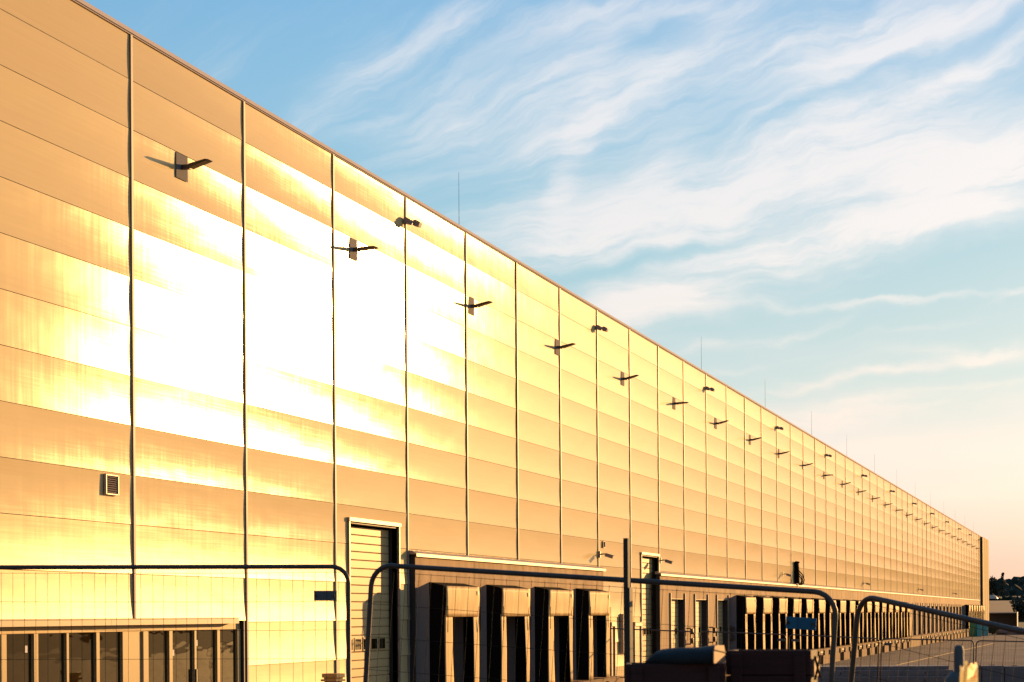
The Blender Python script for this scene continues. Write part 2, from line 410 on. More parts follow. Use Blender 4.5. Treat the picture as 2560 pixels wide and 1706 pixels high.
# ---- dock shelters
def make_shelter(seed):
    rr = random.Random(seed)
    root = empty('dock_shelter'); w = 3.42
    zb, zw, zp, zf = 1.30 - G, 4.45 - G, 4.63 - G, 4.53 - G
    p = MB()
    for y in (0, w - .04):
        p.prism([(.0, y, zb), (.40, y, zb), (.40, y, zp), (.0, y, zw)], (0, .04, 0))
    p.prism([(.0, .04, zw - .04), (.4, .04, zp - .04), (.4, .04, zp - .001), (.0, .04, zw - .001)], (0, w - .08, 0))
    p.build('pod', M['pod'], root)
    h = MB()
    for y in (0.005, w - .035):
        h.prism([(.402, y, zb), (.86, y, zb), (.86, y, zf), (.402, y, zp)], (0, .03, 0))
    h.prism([(.402, .036, zp - .03), (.86, .036, zf - .03), (.86, .036, zf), (.402, .036, zp)], (0, w - .072, 0))
    h.build('hood', M['black'], root)
    def sheet(name, ya0, ya1, yb0, yb1, z0, z1, x, amp, ny=14, nz=8):
        c = MB(); g = []
        ph = [rr.uniform(0, 6.28) for _ in range(4)]; fr = rr.uniform(2.5, 4)
        for i in range(ny + 1):
            col = []
            for j in range(nz + 1):
                t = j / nz; u = i / ny
                y = (ya0 + (ya1 - ya0) * u) * t + (yb0 + (yb1 - yb0) * u) * (1 - t)
                fold = math.sin(fr * 6.28 * u + ph[0] + 1.2 * math.sin(3 * t + ph[1])) * amp * (.35 + .65 * abs(2 * t - 1)) + math.sin(5 * t + ph[2]) * amp * .6
                col.append(c.b.verts.new((x + fold, y, z0 + (z1 - z0) * t)))
            g.append(col)
        for i in range(ny):
            for j in range(nz):
                f = c.b.faces.new([g[i][j], g[i + 1][j], g[i + 1][j + 1], g[i][j + 1]]); f.smooth = True
        o = c.build(name, M['curt'], root)
        sm = o.modifiers.new('thickness', 'SOLIDIFY'); sm.thickness = .006; sm.offset = -1
        return o
    j = lambda s: rr.uniform(-s, s)
    oL, oR = .64 + j(.05), 2.80 + j(.05)
    hc = sheet('head_curtain', .0, w, .0 + j(.03), w + j(.03), 3.64 - G, zf - .01, .900, .014)
    lp = MB(); lp.box(.93, .935, w - .32, w - .17, 4.28 - G, 4.40 - G); lp.build('label_plate', M['sign_grey'], hc)
    sheet('side_curtain', .0, oL, .0, oL + .12 + j(.1), zb, 3.70 - G, .872, .010, 8, 14)
    sheet('side_curtain', oR, w, oR + .14 + j(.14), w, zb, 3.70 - G, .872, .010, 8, 14)
    for y in (.05, w - .06):
        s = MB(); s.tube([(.93, y, 3.2 - G), (.94, y, 3.65 - G), (.93, y + .03, 3.95 - G)], .012, 6); s.build('strap', M['black'], root)
    d = MB(); n = 14
    for i in range(n):
        hg = 2.9 / n; d.box(.01, .045, .5, w - .5, zb + i * hg + .005, zb + (i + 1) * hg - .005)
    d.build('dock_door', M['ddark'], root)
    return root
protos = [make_shelter(s) for s in range(5)]
used = set()
def place_shelter(k, y, label, group):
    p = protos[k % 5]
    if k % 5 not in used: used.add(k % 5); o = p
    else: o = copy_tree(p)
    o.location = (.18, y, G); tag(o, label, 'dock shelter', group)
SA = [58.92, 64.83, 70.73, 76.63]
SB = [112.15 + 5.962 * k for k in range(17)]
SC = [303.9 + 6.02 * k for k in range(7)]
for k, y in enumerate(SA):
    place_shelter(k, y, f'large black hooded dock shelter, {ORD[k+1]} from the left of the four near ones', 'four near dock shelters')
for k, y in enumerate(SB):
    place_shelter(k + 4, y, f'black hooded dock shelter, {ORD[k+1]} from the left in the middle row of seventeen', 'long middle row of dock shelters')
for k, y in enumerate(SC):
    place_shelter(k + 2, y, f'tiny far dock shelter, {ORD[k+1]} from the left of the last seven', 'far dock shelters')
# concrete base in front of the docks with a tail-lift niche under each
XB = .96
def base(y0, y1, ys):
    m = MB(); nn = [(y + .72, y + 3.12) for y in ys]
    e = [y0] + [c for q in nn for c in q] + [y1]
    for p, q in zip(e[::2], e[1::2]): m.box(.176, XB, p, q, G, .86)
    m.box(.176, XB, y0, y1, .86, 1.23); m.box(.0, XB + .03, y0 - .02, y1 + .02, 1.2305, 1.27)
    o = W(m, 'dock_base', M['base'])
    for p, q in nn:
        m = MB(); m.box(.30, .34, p + .001, q - .001, G, .859); m.build('niche_back', M['unlit'], o)  # dark back puts the niche's shade into its colour
        for yy in (p - .42, q + .12):
            b = MB(); b.box(XB + .001, XB + .10, yy, yy + .26, .84, 1.16); b.build('buffer', M['buf'], o, .01)
        b = MB(); b.box(XB + .001, XB + .06, p + .5, q - .5, 1.02, 1.10); b.build('leveller_lip', M['rust'], o)
M['buf'] = mat('buffer_block', (.10, .085, .07), rough=.8)
base(58.9, 82.9, SA)
base(94.1, 346.3, [a for a, b in PLAIN] + SB + [a for a, b in PLAIN2] + SC)

# ---- doors and window of the stretch between the docks
def small_door(xa, xb, ytop, lit):
    a = onx(xa, ytop, 0); b = onx(xb, ytop, 0)
    f = MB(); f.box(.012, .10, a.y, b.y, a.z - .16, a.z); f.box(.012, .08, a.y, a.y + .08, G, a.z - .161); f.box(.012, .08, b.y - .07, b.y, G, a.z - .161)
    o = W(f, 'personnel_door', M['flash'])
    d = MB(); d.box(.011, .02, a.y + .081, b.y - .071, G + .02, a.z - .162); d.build('door_leaf', M['unlit'] if not lit else M['door'], o)  # unlit leaf gets the dark colour in place of shade
small_door(1524, 1534, 1556, 0); small_door(1583, 1600, 1556, 1)
a = onx(1549, 1535, 0); b = onx(1568, 1640, 0); zb_ = onx(1553, 1633, 0).z
f = MB(); f.box(.012, .16, a.y, a.y + .08, zb_, a.z); f.box(.012, .16, b.y, b.y + .08, zb_, a.z); f.box(.012, .17, a.y + .081, b.y - .001, a.z - .2, a.z); f.box(.012, .17, a.y + .081, b.y - .001, zb_, zb_ + .1)
o = W(f, 'side_window', M['flash']); g = MB(); g.box(.015, .025, a.y + .081, b.y - .001, zb_ + .101, a.z - .201); g.build('window_pane', M['glass'], o)

# ------------------------------------------------------------------ things fixed to the facade
def lamp(seed):
    rr = random.Random(seed)
    r = empty('wall_lamp')
    p = MB(); p.box(.006, .016, -.30, .30, -.27, .27); p.build('mounting_plate', M['plate'], r)
    for y in (-.24, .24):
        for z in (-.2, .2): pass
    t = R_(rr.choice([2, 12, 8, 1, 14, 6]))
    Mx = Matrix.Translation((.20, 0, 0)) @ Matrix.Rotation(-t, 4, 'Y')
    a = MB(); a.box(.017, .21, -.055, .055, -.055, .045); a.build('arm', M['lamp'], r, .008)
    h = MB(); 
    h.prism([Mx @ Vector(v) for v in ((0, -.09, -.035), (.42, -.16, -.02), (.50, -.13, .0), (.42, -.16, .03), (0, -.09, .05))], Mx.to_3x3() @ Vector((0, .25, 0)))
    h.build('lamp_head', M['lamp'], r, .008)
    return r
lp = [lamp(s) for s in (1, 2, 3, 4, 5)]
nL = 28
for k in range(nL):
    y = 43.22 + 11.06 * k
    o = lp[k] if k < 5 else copy_tree(lp[(k * 3 + 1) % 5])
    o.location = (0, y, 13.36)
    tag(o, f'dark wing shaped wall lamp, {ORD[k+1]} from the left along the upper wall', 'wall lamp', 'row of wall lamps')
def flood():
    r = empty('floodlight')
    b = MB(); b.box(.043, .36, -.03, .03, -.02, .02); b.build('bracket', M['flood'], r)
    for (x, y, z) in ((.11, -.37, .02), (.36, .03, -.02)):
        Mx = Matrix.Translation((x, y, z)) @ Matrix.Rotation(R_(10), 4, 'Y')
        h = MB(); h.prism([Mx @ Vector(v) for v in ((-.08, 0, -.09), (.16, 0, -.11), (.20, 0, .06), (.02, 0, .12), (-.08, 0, .10))], (0, .34, 0))
        h.build('lamp_head', M['flood'], r, .01)
    return r
fl0 = flood()
for k in range(14):
    y = Y0 + BAY * (4 * k - 1)
    if y > 352: break
    o = fl0 if k == 0 else copy_tree(fl0)
    o.location = (0, y, 14.84); o.scale = (.75, .75, .8)
    tag(o, f'grey twin box floodlight on a panel joint under the parapet, {ORD[k+1]} from the left', 'floodlight', 'floodlights under the parapet')
rod0 = empty('lightning_rod')
t = MB(); t.tube([(0, 0, 0), (0, 0, .9), (0, 0, 2.15)], [.010, .008, .005], 6); t.build('rod', M['lamp'], rod0)
t = MB(); t.box(-.16, .16, -.16, .16, -.16, .04); t.build('foot', M['base'], rod0)
ys = [66.6 + 21.6 * k for k in range(14)]
ys = [y for i, y in enumerate(ys) if i != 1]
for k, y in enumerate(ys):
    o = rod0 if k == 0 else copy_tree(rod0)
    o.location = (-.75, y, ZTOP + .041)
    tag(o, f'thin lightning rod rising behind the roof edge, {ORD[k+1]} from the left', 'lightning rod', 'lightning rods on the roof')
def cctv():
    r = empty('security_camera')
    m = MB(); m.box(.0, .05, -.07, .07, -.16, .16); m.build('mount', M['lamp'], r)
    a = MB(); a.tube([(.05, 0, 0), (.22, 0, .02), (.30, .02, .0)], .03, 8); a.build('arm', M['lamp'], r)
    Mx = Matrix.Translation((.28, .02, -.02)) @ Matrix.Rotation(R_(18), 4, 'Y')
    h = MB(); h.box(.0, .40, -.075, .075, -.08, .07, Mx); h.build('camera_body', M['flood'], r, .015)
    h = MB(); h.box(.0, .45, -.09, .09, .075, .09, Mx); h.build('sun_shield', M['flood'], r)
    return r
cv0 = cctv()
cvs = [(82.85, 6.02, 'small security camera on a joint above the near dock ledge'), (94.85, 6.05, 'small security camera beside the second tall drive-in door'),
       (132.8, 6.05, 'small security camera beside the black cable box on the ledge'), (178.9, 6.05, 'small security camera low on the wall above the middle docks'),
       (232.9, 6.05, 'tiny security camera low on the wall above the plain dock doors'), (286.9, 6.05, 'farthest tiny security camera low on the wall near the building end')]
for k, (y, z, l) in enumerate(cvs):
    o = cv0 if k == 0 else copy_tree(cv0)
    o.location = (.045, y, z); o.scale = (.8, .8, .8); tag(o, l, 'security camera', 'security cameras above the docks')
def vent():
    r = empty('air_vent')
    f = MB(); f.box(.005, .06, -.30, -.25, -.21, .21); f.box(.005, .06, .25, .30, -.21, .21); f.box(.005, .06, -.249, .249, .17, .21); f.box(.005, .06, -.249, .249, -.21, -.17)
    f.build('frame', M['flash'], r, .012)
    s = MB(); s.box(.004, .008, -.249, .249, -.169, .169); s.build('backing', M['void'], r)
    s = MB()
    for i in range(8):
        z = -.155 + i * .043
        s.prism([(.012, -.249, z + .02), (.05, -.249, z - .006), (.054, -.249, z - .002), (.016, -.249, z + .024)], (0, .498, 0))
    s.build('louvre', M['strip'], r); return r
v0 = vent(); v0.location = (0, 39.64, 6.33); tag(v0, 'square louvred air vent with bright frame in the leftmost panels', 'air vent', 'wall vents')
v1 = copy_tree(v0); v1.location = (0, 83.67, 6.43); v1.scale = (1, .6, .62); tag(v1, 'small dark air vent above the security camera right of the near docks', 'air vent', 'wall vents')

# black cable box standing on the ledge
cb = empty('cable_box', (.14, 138.2, 5.54)); tag(cb, 'black upright cable box with looped cables standing on the dock ledge', 'cable box')
m = MB(); cb.scale = (1.35, 1, 1); m.prism([(-.16, 0, 0), (.13, 0, 0), (.10, 0, 1.0), (.08, 0, 1.28), (.12, 0, 1.31), (.12, 0, 1.40), (-.02, 0, 1.43), (-.10, 0, 1.36)], (0, .42, 0)); m.build('housing', M['black'], cb, .012)
for k, s in enumerate((1.0, .8, .62)):
    m = MB(); m.tube([(.10, -.02 + .04 * k, .85 * s), (.20 * s + .1, -.05, .55 * s), (.36 * s + .02, -.06, .22 * s), (.34 * s, -.05, .02), (.22 * s, -.02, -.10), (.12, 0, -.02), (.08, .02, .2)], .028, 8); m.build('cable', M['black'], cb)

# dock control brackets next to the three plain doors
cnt = 0
def control():
    r = empty('dock_signal')
    m = MB(); m.box(0, .16, -.03, .03, .34, .40); m.box(0, .16, -.03, .03, -.40, -.34); m.box(.16, .21, -.03, .03, -.40, .40); m.build('bracket', M['lamp'], r)
    for z in (.22, -.22):
        m = MB(); m.box(.211, .33, -.10, .10, z - .13, z + .13); h = m.build('signal_head', M['lamp'], r, .02)
        m = MB(); m.tube([(.27, -.10, z + .05), (.27, -.16, z + .05)], .05, 10); m.build('hood', M['lamp'], h)
    return r
c0 = control()
for k, y in enumerate([100.35, 106.4, 112.0]):
    o = c0 if k == 0 else copy_tree(c0)
    o.location = (.177, y, 2.62)
    tag(o, f'dark bracket with two signal heads right of the {ORD[k+1]} plain dock door from the left', 'dock signal', 'dock signals at the plain doors')

# ------------------------------------------------------------------ ground
def sheet(name, pts, m, kind='structure'):
    mb = MB(); mb.face(pts); o = mb.build(name, m, None, fix=False); tag(o, kind=kind); return o
gr = MB()
xs = [-3000, -600, -100, -40, 20, 60, 120, 300, 900, 3000]; ysg = [-300, -60, 0, 100, 200, 300, 380, 430, 520, 700, 900, 1200, 1700, 3500]
def gz(y): return .20 if y < 400 else .20 + (y - 400) * .0062 if y < 1300 else 5.8 + (y - 1300) * .012
V = [[gr.b.verts.new((x, y, gz(y))) for y in ysg] for x in xs]
for i in range(len(xs) - 1):
    for j in range(len(ysg) - 1): gr.b.faces.new([V[i][j], V[i + 1][j], V[i + 1][j + 1], V[i][j + 1]])
o = gr.build('ground', M['grass']); tag(o, kind='structure')
sheet('yard', [(.0, -40, G), (70, -40, G), (70, 392, G), (.0, 392, G)], M['yard'])
# the earth bank the photographer stands on
bm = MB()
def bz(x, y):
    d = (Vector((x, y, 0)) - Vector((CX, 0, 0))).dot(FW)
    r = (Vector((x, y, 0)) - Vector((CX, 0, 0))).dot(RT)
    f = 1 - min(max((d - 30) / 22, 0), 1)
    e = min(max((x - 6.5) / 5.0, 0), 1)
    return G - .15 + 1.88 * f * (e * e * (3 - 2 * e)) + .05 * math.sin(x * 1.7 + y) * math.sin(y * 1.3)*f*e
nx, ny = 46, 50
V = [[bm.b.verts.new((5 + i * 1.1, -25 + j * 1.7, bz(5 + i * 1.1, -25 + j * 1.7))) for j in range(ny)] for i in range(nx)]
for i in range(nx - 1):
    for j in range(ny - 1):
        f = bm.b.faces.new([V[i][j], V[i + 1][j], V[i + 1][j + 1], V[i][j + 1]]); f.smooth = True
o = bm.build('earth_bank', M['soil']); tag(o, kind='structure')
# pale guide kerb in the yard
kb = MB(); kb.prism([(6.02, 137, G), (6.03, 137, G + .05), (6.08, 137, G + .05), (6.09, 137, G)], (1.5, 100, 0))
o = kb.build('guide_kerb', M['paintline']); tag(o, 'pale low guide kerb running along the paved yard towards the far end', 'kerb')
nz_ = MB(); nz_.prism([(5.7, 134.6, G), (5.7, 137.2, G), (6.35, 137.2, G), (6.35, 134.6, G)], (0, 0, .12)); o2 = nz_.build('kerb_nose', M['paintline'], o, .05)
# seams in the paving
for k in range(7):
    y = 118 + k * 26
    sheet('paving_seam', [(1.6, y, G + .004), (40, y + 3, G + .004), (40, y + 3.35, G + .004), (1.6, y + .25, G + .004)], M['soil'])
# far field bands and hedges
def band(name, y0, y1, z0, z1, m, x0=-260, x1=900):
    return sheet(name, [(x0, y0, z0), (x1, y0, z0), (x1, y1, z1), (x0, y1, z1)], m)
band('meadow_strip', 1112, 1420, 3.7 + (1532 - 1503) / FPX * 1112, 3.7 + (1532 - 1495.5) / FPX * 1420, M['grass'])
band('field', 560, 1100, gz(560) + .1, 3.7 + (1532 - 1506) / FPX * 1100, M['field'])

def clump(mb, c, r, rr, sub=2, sq=1.0):
    b = bmesh.new(); bmesh.ops.create_icosphere(b, subdivisions=sub, radius=1)
    vs = {}
    for v in b.verts:
        k = 1 + rr.uniform(-.22, .22)
        vs[v] = mb.b.verts.new(Vector(c) + Vector((v.co.x * r * k, v.co.y * r * k, v.co.z * r * sq * k)))
    for f in b.faces: mb.b.faces.new([vs[v] for v in f.verts])
    b.free()
rr = random.Random(11)
# hedge line at the far side of the field
hg = MB()
for k in range(330):
    x = -200 + k * 3.0; clump(hg, (x, 1105 + rr.uniform(-3, 3), 3.7 + (1532 - 1503) / FPX * 1105 + rr.uniform(-1, .6)), rr.uniform(1.6, 2.6), rr, 1)
o = hg.build('hedge', M['hedge']); tag(o, 'dark green hedge line across the far side of the brown field', kind='stuff', cat='hedge')
h2 = MB()
for k in range(260):
    x = -60 + k * 1.6; clump(h2, (x, 545 + rr.uniform(-5, 5), 1.6 + rr.uniform(-.6, .9)), rr.uniform(1.2, 2.0), rr, 1)
o = h2.build('scrub', M['hedge']); tag(o, 'dark scrub at the near edge of the brown field', kind='stuff', cat='scrub')
# wooded hill on the right skyline
hl = MB(); A = []
def hill_h(az):   # az from +Y to +X in degrees
    if az < -3.4: return 10
    if az < -2.0: return 10 + (az + 3.4) / 1.4 * 10
    if az < 8: return min(20 + (az + 2) * 2.2, 30) + 2 * math.sin(az * 1.3)
    return 17 + 13 * math.exp(-(az - 8) / 9) + 3 * math.sin(az * .5)
azs = [-8 + k * .35 for k in range(46)] + [8.5 + k * 2.5 for k in range(42)]
for az in azs:
    a = R_(az); col = []
    for (r, f) in ((1500, .0), (1700, .35), (1900, .75), (2100, 1.0), (2500, .9), (3000, .2)):
        col.append(hl.b.verts.new((CX + math.sin(a) * r, math.cos(a) * r, 6 + hill_h(az) * f * .9)))
    A.append(col)
for c, d in zip(A, A[1:]):
    for j in range(5):
        f = hl.b.faces.new([c[j], d[j], d[j + 1], c[j + 1]]); f.smooth = True
o = hl.build('hill', M['wood_far']); tag(o, kind='structure')
wd = MB()
for k in range(2300):
    az = rr.uniform(-3.9, 4) if k < 1500 else rr.uniform(4, 60)
    r = rr.choice([1500, 1560, 1640, 1740, 1860, 1990, 2080, 2110]) + rr.uniform(-40, 40)
    f = 0 if r < 1500 else min((r - 1500) / 600, 1)
    f = f if f < .33 else f
    a = R_(az); s = rr.uniform(5, 10.5)
    clump(wd, (CX + math.sin(a) * r, math.cos(a) * r, 7.5 + hill_h(az) * min(f * 1.02, .93) + s * .1), s * (.8 if az < 6 else .6), rr, 2 if az < 0 else 1, rr.uniform(.9, 1.35))
o = wd.build('woodland', M['wood_far']); tag(o, 'dark wooded hillside on the right skyline', kind='stuff', cat='woodland')

def tree(name, base, h, cw, label, conifer=False, n=1500, seed=1, trunk=.35):
    rr = random.Random(seed); root = empty(name, base); tag(root, label, 'tree')
    t = MB(); t.tube([(0, 0, 0), (.1, .05, h * .3), (.0, .1, h * .6), (0, 0, h * .92)], [h * .03, h * .024, h * .014, h * .004], 8)
    for k in range(7):
        a = rr.uniform(0, 6.28); z = h * rr.uniform(trunk * .7, .75); L = cw * rr.uniform(.25, .42)
        t.tube([(0, .05, z), (math.cos(a) * L * .5, math.sin(a) * L * .5, z + L * .35), (math.cos(a) * L, math.sin(a) * L, z + L * .6)], [h * .012, h * .008, h * .003], 5)
    t.build('trunk', M['bark'], root)
    c = MB(); blobs = []
    for k in range(16):
        if conifer:
            f = rr.random(); w = cw * .5 * (1 - f) * .8
            a = rr.uniform(0, 6.28); blobs.append((Vector((math.cos(a) * w * .6, math.sin(a) * w * .6, h * (trunk + (1 - trunk) * f))), max(cw * .3 * (1 - f * .75), cw * .1)))
        else:
            a = rr.uniform(0, 6.28); q = rr.random() ** .6 * cw * .33; blobs.append((Vector((math.cos(a) * q, math.sin(a) * q, h * (trunk + .12) + rr.random() * h * (.8 - trunk) )), cw * rr.uniform(.14, .24)))
    for k in range(n):
        p, r = rr.choice(blobs)
        d = Vector((rr.gauss(0, 1), rr.gauss(0, 1), rr.gauss(0, 1))).normalized() * r * rr.random() ** .35
        q = p + d; s = cw * rr.uniform(.025, .055)
        u = Vector((rr.gauss(0, 1), rr.gauss(0, 1), rr.gauss(0, 1))).normalized(); v = u.orthogonal().normalized()
        c.face([q + u * s, q + v * s * .7, q - u * s, q - v * s * .7])
    c.build('crown', M['leaf'], root); return root
def gp(x, y, d): return at(x, y, d)
p = gp(2479, 1495, 1180); tree('broadleaf_tree', (p.x, p.y, p.z - 3), 13.5, 11.5, 'round topped dark tree on the skyline beside the building corner', seed=2, trunk=.15)
p = gp(2507.5, 1485, 1250); tree('conifer_tree', (p.x, p.y, p.z - 4), 16.5, 7.5, 'narrow pointed conifer standing up from the wooded skyline', True, seed=3, trunk=.1)
p = gp(2562, 1545, 470); tree('field_bush', (p.x, p.y, p.z - .8), 5.0, 7.0, 'bushy dark shrub at the edge of the brown field by the right frame edge', seed=4, trunk=.05)

# ------------------------------------------------------------------ far yard things
tp = at(2480.5, 1497, 900)
tn = MB(); pts = []
for k in range(13):
    a = math.pi * k / 12; pts.append((tp.x + math.cos(a) * 2.6 - .6, tp.y, tp.z + math.sin(a) * 1.5))
tn.prism(pts, (0, 9, 0)); o = tn.build('storage_tent', M['white']); tag(o, 'small white domed storage tent beyond the building corner', 'tent')

sp = at(2470, 1553, 372); zt = at(2470, 1531, 372).z
sh = empty('open_shed', (sp.x, sp.y, .2)); sh.rotation_euler = (0, 0, -TH * 0); tag(sh, 'low open fronted shed with pale edged flat roof beyond the building end', 'shed')
wS = 4.9; hS = zt - .2
m = MB(); m.box(-.4, wS, -.1, 3.2, hS - .16, hS); m.build('roof', M['white'], sh)
m = MB(); m.box(wS - .14, wS, -.1, 0, 0, hS - .161); m.box(-.4, -.28, -.1, 0, 0, hS - .161); m.build('post', M['white'], sh)
m = MB(); m.box(-.4, wS, 3.1, 3.19, 0, hS - .161); m.box(wS - .1, wS - .02, .01, 3.09, 0, hS - .162); m.build('back_wall', M['ddark'], sh)
m = MB(); m.box(1.1, 1.9, 1.2, 2.0, 0, .95); m.build('stored_crate', M['base'], sh) if False else m.build('inner_panel', M['base'], sh)

def toilet(loc, label, s=1.0):
    r = empty('portable_toilet', loc, R_(-32)); tag(r, label, 'portable toilet', 'portable toilets')
    m = MB(); m.box(-.58, .58, -.58, .58, 0, 2.08); m.build('cabin', M['teal'], r, .03)
    m = MB(); m.box(-.45, .45, -.62, -.582, .15, 1.95); d = m.build('door', M['teal'], r, .01)
    m = MB(); m.box(.3, .38, -.65, -.621, 1.0, 1.15); m.build('handle', M['lamp'], d)
    m = MB()
    m.prism([(-.60, -.60, 2.081), (.60, -.60, 2.081), (.45, -.60, 2.24), (-.45, -.60, 2.24)], (0, 1.2, 0)); m.build('roof', M['slab'], r, .02); return r
for (px, d, l) in ((2440, 296, 'teal portable toilet cabin at the far end of the docks, left of two'), (2456, 304, 'teal portable toilet partly hidden behind its left neighbour')):
    q = at(px, 1590, d); toilet((q.x, q.y, G), l).scale = (1.0, 1.0, .97)
def skip(loc, label, sx):
    r = empty('waste_container', loc, R_(-6)); tag(r, label, 'container', 'dark green waste containers'); r.scale = (sx, 1, 1)
    m = MB(); m.prism([(-.95, -.7, .08), (.95, -.7, .08), (1.1, -.7, 1.15), (-1.1, -.7, 1.15)], (0, 1.4, 0)); m.build('body', M['dgreen'], r, .02)
    m = MB(); m.box(-1.15, 1.15, -.76, .76, 1.152, 1.24); m.build('rim', M['dgreen'], r)
    for x in (-.5, .1, .6):
        m = MB(); clump(m, (x, .1, 1.30), .3, random.Random(int(x * 10)), 2, .5); m.build('rubble_sack', M['slab'], r)
    for x in (-.8, .8):
        m = MB(); m.tube([(x, -.6, .05), (x, .6, .05)], .08, 8); m.build('skid', M['rust'], r)
for (px, d, l, s) in ((2475, 330, 'dark green waste container heaped with pale sacks beside the teal toilets', .85), (2493, 322, 'dark green waste container right of the sack filled one', .75)):
    q = at(px, 1588, d); skip((q.x, q.y, G), l, s)
q = at(2536, 1583, 318); hp = MB(); rr = random.Random(5)
for i in range(16):
    clump(hp, (q.x - 2.0 + i * .28, q.y + rr.uniform(-.4, .4), G + .3), .5 + .55 * math.exp(-((i - 8) / 6) ** 2) + rr.uniform(-.1, .1), rr, 2, .8)
o = hp.build('gravel_heap', M['slab']); tag(o, 'low grey heap of gravel right of the green containers', 'heap', kind='stuff')

# concrete blocks and slab stack at the right bottom
for k in range(4):
    a = at(2398 + 57.3 * k, 1664 + 1.2 * k, 96); b = at(2398 + 57.3 * (k + 1), 1664, 96)
    m = MB(); L = (b - a).length - .03
    r = empty('concrete_block', (a.x, a.y, G), math.atan2(b.y - a.y, b.x - a.x))
    tag(r, ['grey concrete barrier block behind the glowing amber plastic', 'grey concrete barrier block, second from the left in the row right of the amber plastic', 'grey concrete barrier block at the right frame edge', 'grey concrete barrier block cut off by the right frame edge'][k], 'concrete block', 'row of concrete barrier blocks')
    m.box(0, L, 0, .6, 0, a.z - G); m.build('block', M['slab'], r, .025)
    m = MB(); m.tube([(L * .5 - .12, .3, a.z - G - .01), (L * .5 - .12, .3, a.z - G + .03), (L * .5 + .12, .3, a.z - G + .03), (L * .5 + .12, .3, a.z - G - .01)], .012, 6); m.build('lifting_loop', M['rust'], r)
for k, (x0, x1, y, d, zb, l) in enumerate(((2010, 2388, 1694, 101, G, 'long grey precast slab at the bottom of the slab stack'), (2030, 2384, 1678, 101.6, None, 'long grey precast slab in the middle of the slab stack'),
                                   (2048, 2372, 1668, 102.2, None, 'thin grey precast slab on top of the slab stack'))):
    a = at(x0, y - .5, d); b = at(x1, y + 2, d)
    zt = a.z
    if zb is None: zb = prev + .004
    r = empty('precast_slab', (a.x, a.y, zb), math.atan2(b.y - a.y, b.x - a.x)); tag(r, l, 'concrete slab', 'stacked precast slabs')
    m = MB(); m.box(0, (b - a).length, 0, 2.2, 0, zt - zb); m.build('slab', M['slab'], r, .02)
    m = MB()
    for t in (.2, .8):
        x = (b - a).length * t; m.box(x - .02, x + .02, -.01, .0, (zt - zb) * .3, (zt - zb) * .7)
    m.build('lifting_anchor', M['rust'], r)
    prev = zt

# dark cabinet by the wall and small lit meter cabinet at left
q = at(1541, 1690, 90)
r = empty('grit_bin', (q.x, q.y, G), -TH); tag(r, 'dark bin with sloping lid standing left of the steel post near the wall', 'bin')
m = MB(); m.box(-.16, .16, -.2, .2, 0, q.z - G + .05); m.build('body', M['ddark'], r)
m = MB(); zq = q.z - G + .05; m.prism([(-.24, -.25, zq + .002), (.24, -.25, zq + .002), (.20, -.25, zq + .06), (-.20, -.25, zq + .19)], (0, .5, 0)); m.build('lid', M['black'], r)
q = at(833, 1684, 47); r = empty('meter_cabinet', (q.x, q.y, G), -TH); tag(r, 'small pale meter cabinet with layered lid near the tall drive-in door', 'cabinet')
zq = q.z - G
m = MB(); m.box(-.15, .15, -.12, .12, 0, zq - .17); m.build('body', M['frame'], r)
m = MB(); m.box(-.21, .20, -.18, .18, zq - .168, zq - .125); m.box(-.19, .2, -.16, .16, zq - .09, zq); m.box(-.16, .17, -.13, .13, zq - .1245, zq - .0905); m.build('lid', M['curt'], r, .008)

